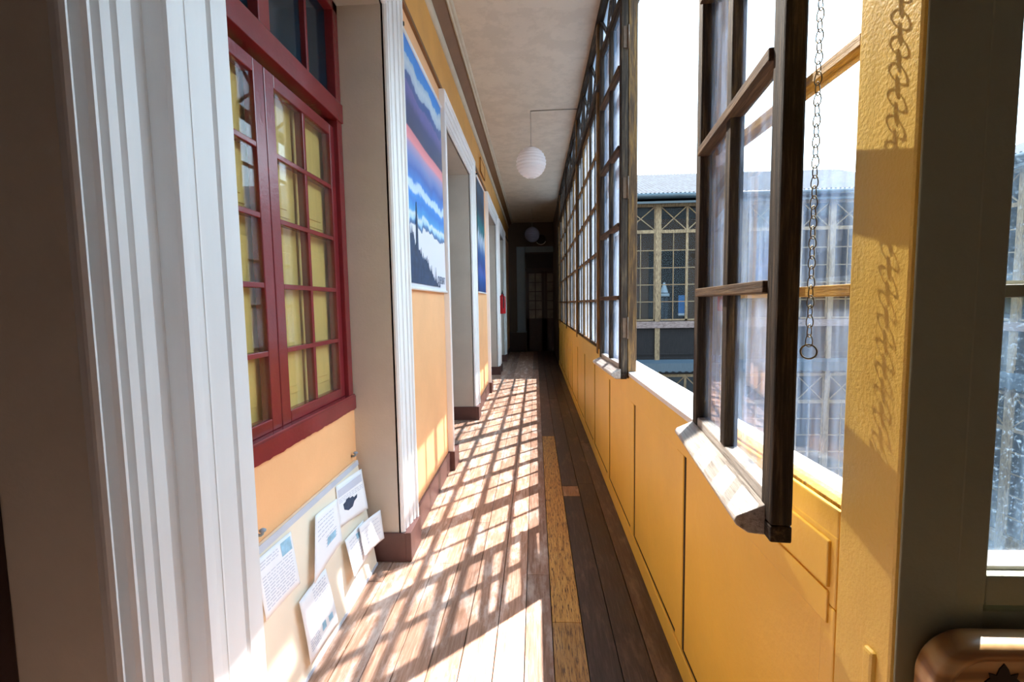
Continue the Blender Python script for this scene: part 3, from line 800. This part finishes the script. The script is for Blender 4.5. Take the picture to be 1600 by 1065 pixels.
# ------------------------------------------------------------------ facing wall with window at right
FX0 = .705
def facing_wall():
    m = MB(); m.box(XR + .135, 2.1, YF, YF + .10, 0, 1.0); m.box(XR + .10, 2.1, YF, YF + .10, 3.32, CEIL); m.box(1.9, 2.1, YF, YF + .1, 1.0, 3.4)
    m.box(XR + .004, XR + .134, YF - .005, YF - .0005, 0, CEIL)  # added thin board lays the shade-greyed yellow over the post front
    o = m.build('wall_right', M['yellow_shaded'], None, .002); o.name = 'wall_front'
    tag(o, 'yellow wall facing the camera at the right edge', 'wall', kind='structure')
    n = WN[0]; WN[0] += 1
    e = empty('window_%d' % n, (FX0, YF, 1.0)); tag(e, 'dusty window in the wall facing the camera at the right edge', 'window', kind='structure')
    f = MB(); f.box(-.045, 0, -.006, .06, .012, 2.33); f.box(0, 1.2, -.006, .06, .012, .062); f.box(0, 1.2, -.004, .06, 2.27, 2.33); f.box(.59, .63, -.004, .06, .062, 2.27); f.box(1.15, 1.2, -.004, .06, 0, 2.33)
    f.build('sash_frame', M['yellow_shaded'], e, .003)
    b = MB()
    for z in ROWS: b.box(0, 1.2, .002, .05, z - 1.0 - .018, z - 1.0 + .002)
    b.build('cross_bars', M['yellow_shaded'], e, .002)
    p = MB()      # putty bead around the glass
    p.box(0, .006, .018, .03, .062, 2.27); p.box(0, 1.15, .012, .03, .062, .068)
    p.prism([(.012, .068), (.03, .085), (.03, .062)], lambda a, b, t: (t, a, b), 0, 1.15)
    for z in ROWS: p.box(0, 1.15, .015, .03, z - .998, z - .992)
    p.build('putty', M['white'], e)
    g = MB(); g.box(0, 1.15, .032, .035, .06, 2.27); g.build('glass', M['glass_right'], e)
M['glass_right'] = dirty_glass('dust streaked glass', .025, .16, dirtcol=(.34, .52, .74, 1), stretch=(7, 7, 1.2), speck=2.2)
facing_wall()

# ------------------------------------------------------------------ pine bench
def bench():
    e = empty('pine_bench', (1.08, .45, 0)); tag(e, 'varnished pine bench with rounded back and burnt leaf mark, lower right corner', 'bench')
    ox, oy = 1.08, .45
    def rr(x0, x1, z0, z1, r, n=8):
        P = []
        for cx, cz, a0 in ((x1 - r, z1 - r, 0), (x0 + r, z1 - r, 90), (x0 + r, z0 + r, 180), (x1 - r, z0 + r, 270)):
            for i in range(n + 1):
                t = math.radians(a0 + 90 * i / n); P.append((cx + r * math.cos(t) - ox, cz + r * math.sin(t)))
        return P
    x0, x1, z0, z1 = .588, 1.62, .50, .988
    # frame as swept ring
    path = rr(x0 + .015, x1 - .015, z0 + .015, z1 - .015, .060, 10)
    m = MB(); vs = []; fs = []; K = 12; n = len(path)
    cx, cz = (x0 + x1) / 2 - ox, (z0 + z1) / 2
    for i, (a, b) in enumerate(path):
        pa = Vector(path[i - 1]); pb = Vector(path[(i + 1) % n]); d = (pb - pa).normalized(); nn = Vector((d.y, -d.x))
        for k in range(K):
            t = 2 * math.pi * k / K; c, s = math.cos(t), math.sin(t)
            q = lambda v: math.copysign(abs(v) ** .6, v)
            vs.append((a + nn.x * .015 * q(c), .705 - oy + .024 * q(s), b + nn.y * .015 * q(c)))
    for i in range(n):
        j = (i + 1) % n
        for k in range(K): fs.append((i * K + k, i * K + (k + 1) % K, j * K + (k + 1) % K, j * K + k))
    m.add(vs, fs, 0, True); m.build('back_frame', M['pine'], e)
    m = MB(); m.prism(rr(x0 + .02, x1 - .02, z0 + .02, z1 - .02, .055, 10), lambda a, b, t: (a, t, b), .690 - oy, .713 - oy); m.build('back_panel', M['pine'], e)
    # burnt leaf on the panel
    lx, lz = .690 - ox, .928
    leaf = [(0, -.05), (.006, -.02), (.030, -.028), (.026, -.012), (.048, -.004), (.034, .008), (.038, .022), (.018, .016), (.012, .034), (0, .05), (-.012, .034), (-.018, .016), (-.038, .022), (-.034, .008), (-.048, -.004), (-.026, -.012), (-.030, -.028), (-.006, -.02)]
    m = MB(); m.prism([(a * .55 + lx, b * .55 + lz) for a, b in leaf], lambda a, b, t: (a, t, b), .6885 - oy, .6905 - oy); m.build('leaf_mark', M['burn'], e)
    m = MB(); m.box(x0 - ox, x1 - ox, .28 - oy, .70 - oy, .42, .46); m.build('seat', M['pine'], e, .01)
    for lxp in (x0 + .03, x1 - .09):
        for ly in (.30, .66):
            m = MB(); m.box(lxp - ox, lxp + .06 - ox, ly - oy, ly + .05 - oy, 0, .42 if ly < .5 else .56); m.build('leg', M['pine'], e, .008)
bench()

# ------------------------------------------------------------------ lanterns, ceiling cable
def lantern(x, y, z, r, label, wire=True):
    e = empty('paper_lantern', (x, y, z)); tag(e, label, 'lantern', 'round paper lanterns hanging along the corridor')
    prof = []
    n = 13
    for i in range(n + 1):
        t = math.radians(-80 + 160 * i / n)
        prof.append((r * math.cos(t), r * math.sin(t)))
        if i < n:
            t2 = math.radians(-80 + 160 * (i + .5) / n); prof.append((r * .955 * math.cos(t2), r * .972 * math.sin(t2)))
    m = MB(); vs = []; fs = []; K = 32
    for rr_, zz in prof:
        for k in range(K):
            t = 2 * math.pi * k / K; vs.append((rr_ * math.cos(t), rr_ * math.sin(t), zz))
    for i in range(len(prof) - 1):
        for k in range(K): fs.append((i * K + k, i * K + (k + 1) % K, (i + 1) * K + (k + 1) % K, (i + 1) * K + k))
    m.add(vs, fs); m.build('paper_shade', M['lantern'] if wire else M['lantern_shaded'], e)
    m = MB(); zt = r * math.sin(math.radians(80)); m.tube([(r * .18 * math.cos(t), r * .18 * math.sin(t), zt) for t in [i * math.pi / 8 for i in range(16)]], .004, 6, True)
    m.tube([(-r * .18, 0, zt), (r * .18, 0, zt)], .003, 6); m.build('top_ring', M['iron'], e)
    m = MB(); m.tube([(0, 0, zt), (0, 0, CEIL - z)], .0035, 6); m.build('cord', M['cable'], e)
lantern(-.03, 6.2, 3.30, .195, 'nearer round white paper lantern hanging from the ceiling')
lantern(-.055, 12.4, 3.28, .20, 'farther paper lantern in shadow near the end door', False)
mb = MB(); mb.tube([(-.03, 6.2, CEIL - .006), (.3, 6.19, CEIL - .006), (.57, 6.19, CEIL - .006)], .006, 6)
tag(mb.build('ceiling_cable', M['cable']), 'thin cable across the ceiling from the nearer lantern', 'cable')

# ------------------------------------------------------------------ fire extinguisher, junction box
def extinguisher():
    e = empty('fire_extinguisher', (XL + .095, 10.125, 1.28)); tag(e, 'red fire extinguisher on the left wall before the last doorway', 'fire extinguisher')
    m = MB(); m.lathe([(.02, 0), (.066, .004), (.07, .02), (.07, .34), (.062, .375), (.035, .40), (.022, .41), (.022, .43)], n=28); m.build('cylinder', M['extred'], e)
    m = MB(); m.box(-.018, .018, -.022, .022, .43, .455); m.tube([(0, -.03, .46), (0, .05, .475), (0, .09, .465)], .008, 8); m.tube([(0, -.02, .475), (0, .03, .50), (0, .09, .495)], .007, 8); m.build('valve_handle', M['black'], e)
    m = MB(); m.tube([(0, -.02, .44), (.03, -.06, .42), (.04, -.085, .34), (.035, -.08, .2), (.03, -.078, .12)], .011, 8); m.build('hose', M['black'], e)
    m = MB(); m.box(-.0955, -.07, -.03, .03, .1, .46); m.build('wall_bracket', M['black'], e)
extinguisher()
e = empty('junction_box', (XL, 7.35, 3.56)); tag(e, 'flat painted wall box above the second poster', 'wall box')
m = MB(); m.box(-.001, .02, -.28, .28, -.10, .10); m.build('cover', M['amber'], e, .006)
m = MB(); m.tube([(.02, -.28, .1), (.02, .28, .1), (.02, .28, -.1), (.02, -.28, -.1)], .006, 6, True); m.build('edge', M['brown'], e)

# ------------------------------------------------------------------ far end door
def end_door():
    e = empty('door_5', (.29, YEND - .02, 0)); tag(e, 'dark glazed double door at the far end of the corridor', 'door', kind='structure')
    for s in (-1, 1):
        x0, x1 = (-.55, -.005) if s < 0 else (.005, .55)
        m = MB(); m.box(x0, x0 + .08, -.03, .01, .03, 2.48); m.box(x1 - .08, x1, -.03, .01, .03, 2.48); m.box(x0, x1, -.03, .01, .03, 1.03); m.box(x0, x1, -.03, .01, 2.40, 2.48)
        m.box((x0 + x1) / 2 - .015, (x0 + x1) / 2 + .015, -.028, .008, 1.03, 2.4)
        for z in (1.30, 1.57, 1.85, 2.13): m.box(x0 + .08, x1 - .08, -.028, .008, z - .012, z + .012)
        lf = m.build('leaf', M['doorbrown'], e)
        g = MB(); g.box(x0 + .075, x1 - .075, -.014, -.010, 1.02, 2.41); g.build('glass', M['endglass'], lf)
    m = MB(); m.box(-.58, .58, -.04, .01, 2.48, 2.56); m.box(-.58, .58, -.04, .01, 3.0, 3.04); m.build('transom_frame', M['doorbrown'], e)
    m = MB(); m.box(-.55, .55, -.012, -.008, 2.56, 3.0); m.build('transom_glass', M['dark'], e)
M['endglass'] = paint('dull frosted pane', srgb(112, 106, 96), .25, .3, 4, 0)
end_door()
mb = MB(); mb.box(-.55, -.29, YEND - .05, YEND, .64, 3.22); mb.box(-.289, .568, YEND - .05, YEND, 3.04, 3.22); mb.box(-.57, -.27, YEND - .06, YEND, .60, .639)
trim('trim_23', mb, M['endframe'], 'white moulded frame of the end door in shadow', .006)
mb = MB(); mb.box(XL, -.29, YEND - .03, YEND, 0, .60)
tag(mb.build('baseboard_end', M['doorbrown']), 'tall dark dado below the end door frame', 'baseboard', kind='structure')
e = empty('wall_fitting', (.2, YEND - .05, 3.42)); tag(e, 'small round dark fitting with pale lower rim above the end door', 'wall fitting')
m = MB(); m.lathe([(.02, -.0), (.15, .0), (.15, .02), (.1, .06), (.02, .08)]); m.xf(lambda x, y, z: (x, -z, y)); m.build('dome', M['dark'], e)
m = MB(); m.tube([(.15 * math.cos(t), -.025, .15 * math.sin(t)) for t in [math.radians(210 + i * 10) for i in range(14)]], .012, 6); m.build('rim', M['pale'], e)

# ------------------------------------------------------------------ courtyard: the wing across the end, the wing opposite
def facade(P, posts, label, detail=True):
    """P(s, d, z): s along the wall, d outward, z up"""
    e = empty('building'); tag(e, label, 'building')
    rows = [1.02, 1.485, 1.9, 2.31, 2.73, 3.16]
    s0, s1 = posts[0], posts[-1]
    def bx(m, a, b, d0, d1, z0, z1):
        m.hexa([P(a, d0, z0), P(b, d0, z0), P(b, d1, z0), P(a, d1, z0), P(a, d0, z1), P(b, d0, z1), P(b, d1, z1), P(a, d1, z1)])
    def build(m, name, mat, par=e): return m.build(name, M[mat], par)
    for p in posts:
        m = MB(); bx(m, p - .06, p + .06, -.06, .03, -4, 3.85); build(m, 'post', 'wingwood')
    m = MB(); bx(m, s0, s1, -.06, .02, 3.77, 3.88); bx(m, s0, s1, -.05, .02, 3.14, 3.22); build(m, 'head_rail', 'wingwood')
    m = MB(); bx(m, s0, s1, -.06, .05, .84, 1.0); build(m, 'sill_board', 'wingsill')
    m = MB(); bx(m, s0, s1, -.06, -.02, .08, .84); build(m, 'plank_apron', 'wingplank')
    m = MB(); bx(m, s0, s1, -.06, .0, .17, .20); bx(m, s0, s1, -.06, .01, .04, .10); build(m, 'apron_ledge', 'wingplank')
    # zinc valance with a scalloped hem
    m = MB(); n = int((s1 - s0) / .04)
    for i in range(n):
        a, b = s0 + (s1 - s0) * i / n, s0 + (s1 - s0) * (i + 1) / n
        za = -.20 - .05 * abs(math.sin(a * math.pi / .16)); zb = -.20 - .05 * abs(math.sin(b * math.pi / .16))
        m.add([P(a, 0, .06), P(b, 0, .06), P(b, .16, -.02), P(a, .16, -.02)], [(0, 1, 2, 3)])
        m.hexa([P(a, .15, za), P(b, .15, zb), P(b, .16, zb), P(a, .16, za), P(a, .15, -.02), P(b, .15, -.02), P(b, .16, -.02), P(a, .16, -.02)])
    build(m, 'scalloped_valance', 'zinc')
    m = MB(); bx(m, s0, s1, -.06, .02, -.38, -.31); bx(m, s0, s1, -.06, .02, -1.06, -.98); bx(m, s0, s1, -.06, .02, -3.3, -3.1); build(m, 'lower_rail', 'wingwood')
    m = MB(); bx(m, s0, s1, -.06, -.02, -4, -3.2); build(m, 'lower_apron', 'wingplank')
    for a, b in zip(posts, posts[1:]):
        k = 3; w = (b - a - .12) / k
        for i in range(k):
            u0 = a + .06 + i * w; u1 = u0 + w
            for lev in (0, 1):
                rr = rows if lev == 0 else [-3.1, -2.7, -2.28, -1.86, -1.45, -1.06]
                m = MB(); bx(m, u0, u0 + .03, -.045, .0, rr[0], rr[-1]); bx(m, u1 - .03, u1, -.045, .0, rr[0], rr[-1]); bx(m, u0, u1, -.045, 0, rr[0], rr[0] + .04)
                bx(m, (u0 + u1) / 2 - .01, (u0 + u1) / 2 + .01, -.04, -.005, rr[0], rr[-1])
                for z in rr[1:-1]: bx(m, u0, u1, -.04, -.005, z - .011, z + .011)
                l0, l1 = (3.22, 3.77) if lev == 0 else (-.98, -.38)
                bx(m, u0, u0 + .025, -.045, 0, l0, l1); bx(m, u1 - .025, u1, -.045, 0, l0, l1)
                for z0, z1 in ((l0, l1), (l1, l0)):
                    p, q = Vector(P(u0 + .02, -.02, z0)), Vector(P(u1 - .02, -.02, z1))
                    m.beam(p, q, .022, .022, Vector(P(0, 1, 0)) - Vector(P(0, 0, 0)))
                wd = m.build('window', M['wingwood'], e)
                g = MB(); bx(g, u0 + .02, u1 - .02, -.028, -.025, rr[0], rr[-1]); bx(g, u0 + .02, u1 - .02, -.028, -.025, l0, l1); g.build('glass', M['glass_wing'], wd)
    # eaves: soffit, fascia, gutter, corrugated roof
    m = MB(); bx(m, s0, s1, -.06, .28, 3.85, 3.90); bx(m, s0, s1, .24, .28, 3.80, 3.98); build(m, 'eaves_board', 'gutter')
    m = MB(); m.tube([P(s0, .33, 3.96), P(s1, .33, 3.96)], .065, 12); build(m, 'gutter', 'gutter')
    m = MB(); n = int((s1 - s0) / .025); ev = []; rd = []
    for i in range(n + 1):
        s = s0 + (s1 - s0) * i / n; hz = .014 * math.sin(2 * math.pi * s / .10)
        ev.append(P(s, .36, 4.02 + hz)); rd.append(P(s, -3.3, 4.02 + 3.66 * .375 + hz))
    m.add(ev + rd, [(i, i + 1, n + 2 + i, n + 1 + i) for i in range(n)], 0, True)
    for i in range(n + 1): pass
    build(m, 'tin_roof', 'tin')
    m = MB(); m.hexa([P(s0, -3.3, 3.95), P(s1, -3.3, 3.95), P(s1, -6.6, 3.95), P(s0, -6.6, 3.95), P(s0, -3.3, 5.38), P(s1, -3.3, 5.38), P(s1, -6.6, 4.2), P(s0, -6.6, 4.2)]); build(m, 'rear_roof', 'tin')
    for s in [s0 + .9 + 2.1 * i for i in range(int((s1 - s0 - .9) / 2.1) + 1)]:
        pass
    # inside: gallery floor, ceiling, back wall
    m = MB(); bx(m, s0, s1, -2.8, -.06, -.06, 0.0); bx(m, s0, s1, -2.8, -.06, CEIL, CEIL + .06); build(m, 'gallery_floor', 'dark')
    m = MB(); bx(m, s0 + .5, s1, -2.9, -2.8, 0, CEIL); build(m, 'gallery_wall', 'wingwall' if detail else 'wingdark')
    m = MB(); bx(m, s0, s1, -1.6, -1.5, -4, -.06); build(m, 'lower_wall', 'wingdark')
    m = MB(); bx(m, s1 - .06, s1 + .04, -6.6, -.07, -4, 4.0); build(m, 'end_wall', 'wingdark')
    if not detail:
        m = MB(); bx(m, s0 - .04, s0 + .04, -6.6, -.07, -4, 4.0); build(m, 'end_wall', 'wingdark')
    if detail:
        for a, b in ((3.45, 4.55), (5.6, 6.9)):
            m = MB(); bx(m, a, b, -2.79, -2.72, 0, 3.0)
            for q in (.12, .62): 
                for z0, z1 in ((.3, 1.0), (1.15, 2.2), (2.35, 2.85)): bx(m, a + q * (b - a), a + (q + .3) * (b - a), -2.72, -2.70, z0, z1)
            build(m, 'gallery_door', 'wingdark')
    return e
facade(lambda s, d, z: (s, 11.7 - d, z), [.78, 3.0, 5.05, 7.1, 9.15], 'weathered timber gallery wing across the courtyard with tin roof')
facade(lambda s, d, z: (8.95 - d, s, z), [-3.1, -1.05, 1.0, 3.05, 5.1, 7.15, 9.2, 11.25], 'gallery wing on the far side of the courtyard behind the right-edge window', False)
mb = MB(); mb.box(.7, 9.2, -3.2, 11.7, -4.1, -4.0)
tag(mb.build('ground', M['court']), 'paved courtyard ground below the windows', 'ground', kind='structure')
mb = MB(); mb.box(XR + .10, XR + .16, YF + .12, 11.55, -4.0, 1.0)
tag(mb.build('wall_outer', M['wingplank']), 'outer face of the corridor wall down to the courtyard', 'wall', kind='structure')
# eaves of our own roof, over the gallery windows
mb = MB(); mb.prism([(.70, 4.075), (.72, 4.075), (.72, 4.12), (-1.4, 4.85), (-1.4, 4.075)], lambda a, b, t: (a, t, b), -2.0, 11.6)
tag(mb.build('trim_24', M['wood_h']), 'roof edge above the gallery windows', 'trim', kind='structure')

# things seen through the wing windows
def wing_item(name, label, cat, loc): 
    e = empty(name, loc); return tag(e, label, cat)
e = wing_item('poster', 'blue poster on the orange wall inside the courtyard wing, at left', 'poster', (2.55, 14.49, 1.55))
m = MB(); m.box(-.26, .26, -.012, 0, .55, 1.25); m.build('print', M['bluep'], e); m = MB(); m.box(.19, .27, -.016, 0, .4, 1.26); m.build('edge_strip', M['zinc'], e)
e = wing_item('display_stand', 'pale blue display stand under a white shade inside the courtyard wing', 'display stand', (3.48, 13.1, 0))
m = MB(); m.box(-.16, .16, -.02, .02, .9, 1.60); m.build('panel', M['bluepale'] if 'bluepale' in M else M['zinc'], e)
m = MB(); m.tube([(0, 0, 0), (0, 0, .95)], .02, 8); m.lathe([(.02, 0), (.16, .0), (.16, .02), (.02, .03)]); m.build('foot', M['pale'], e)
e = wing_item('table_lamp', 'white cone shade beside the pale blue display inside the wing', 'lamp', (3.34, 12.35, 0))
m = MB(); m.lathe([(.02, 1.98), (.10, 1.72), (.10, 1.715), (.015, 1.97)]); m.lathe([(.13, 1.62), (.135, 1.69), (.1, 1.70), (.1, 1.62)]); m.build('shade', M['pale'], e)
m = MB(); m.tube([(0, 0, 0), (0, 0, 1.72)], .012, 8); m.lathe([(.01, 0), (.12, 0), (.12, .02), (.01, .04)]); m.build('stand', M['black'], e)
e = wing_item('poster', 'small dark blue poster inside the courtyard wing, right of the white shade', 'poster', (4.0, 13.0, 1.1))
m = MB(); m.box(-.10, .10, -.01, 0, 0, .55); m.build('print', M['bluep'], e); m = MB(); m.box(-.1, .1, -.012, 0, 0, .06); m.build('edge_strip', M['pale'], e)

# ------------------------------------------------------------------ light
w = bpy.data.worlds.new('hazy bright sky'); SC.world = w; w.use_nodes = True
nt = w.node_tree; bg = nt.nodes['Background']
tc = N(nt, 'ShaderNodeTexCoord'); sp = N(nt, 'ShaderNodeSeparateXYZ'); nt.links.new(tc.outputs['Generated'], sp.inputs[0])
c = ramp(nt, sp.outputs['Z'], [(0.0, (.66, .86, 1.0)), (.35, (.62, .84, 1.0)), (1.0, (.42, .70, 1.0))])
nt.links.new(c, bg.inputs['Color']); bg.inputs['Strength'].default_value = 4.6
L = Vector((-.70, -.71, -1.347)).normalized()
sd = bpy.data.lights.new('sun', 'SUN'); sd.energy = 14; sd.angle = math.radians(.55); sd.color = (1, .95, .92)
so = bpy.data.objects.new('sun', sd); link(so); so.rotation_euler = L.to_track_quat('-Z', 'Y').to_euler(); so.location = (6, 8, 14)
# spot added under the ceiling, standing in for sun reflected by the open sash
R_ = Vector((.345, -.897, -1.24)).normalized()
pd = bpy.data.lights.new('glint_standin', 'SPOT'); pd.energy = 540; pd.spot_size = math.radians(30); pd.spot_blend = .1; pd.shadow_soft_size = .008; pd.color = (1, .94, .84)
po = bpy.data.objects.new('glint_standin', pd); link(po); tgt = Vector((.57, .84, 1.50)); po.location = tgt - R_ * 2.92
po.rotation_euler = R_.to_track_quat('-Z', 'Y').to_euler()

# ------------------------------------------------------------------ camera
vp = Vector((836.03 - 800, -(473.32 - 532.5), -730.96)).normalized()
dn = Vector((943.9 - 800, -(9649 - 532.5), -730.96)).normalized()
dn = (dn - vp * dn.dot(vp)).normalized(); up = -dn; rt = vp.cross(up)
cd = bpy.data.cameras.new('camera'); cd.sensor_width = 36; cd.lens = 730.96 / 1600 * 36; cd.clip_start = .03; cd.clip_end = 200
co = bpy.data.objects.new('camera', cd); link(co)
R3 = Matrix((rt, vp, up))         # rows: world axes seen from the camera
co.matrix_world = Matrix.Translation((0, 0, 1.5)) @ R3.to_4x4()
SC.camera = co

cy = SC.cycles
cy.max_bounces = 10; cy.diffuse_bounces = 6; cy.glossy_bounces = 5; cy.transmission_bounces = 6; cy.transparent_max_bounces = 40
cy.sample_clamp_indirect = 6; cy.caustics_reflective = False; cy.caustics_refractive = False
try: cy.use_denoising = True
except Exception: pass
vs = SC.view_settings
SC.display_settings.display_device = 'sRGB'
vs.view_transform = 'Standard'; vs.look = 'None'; vs.exposure = 0.8; vs.gamma = 1; vs.use_curve_mapping = False
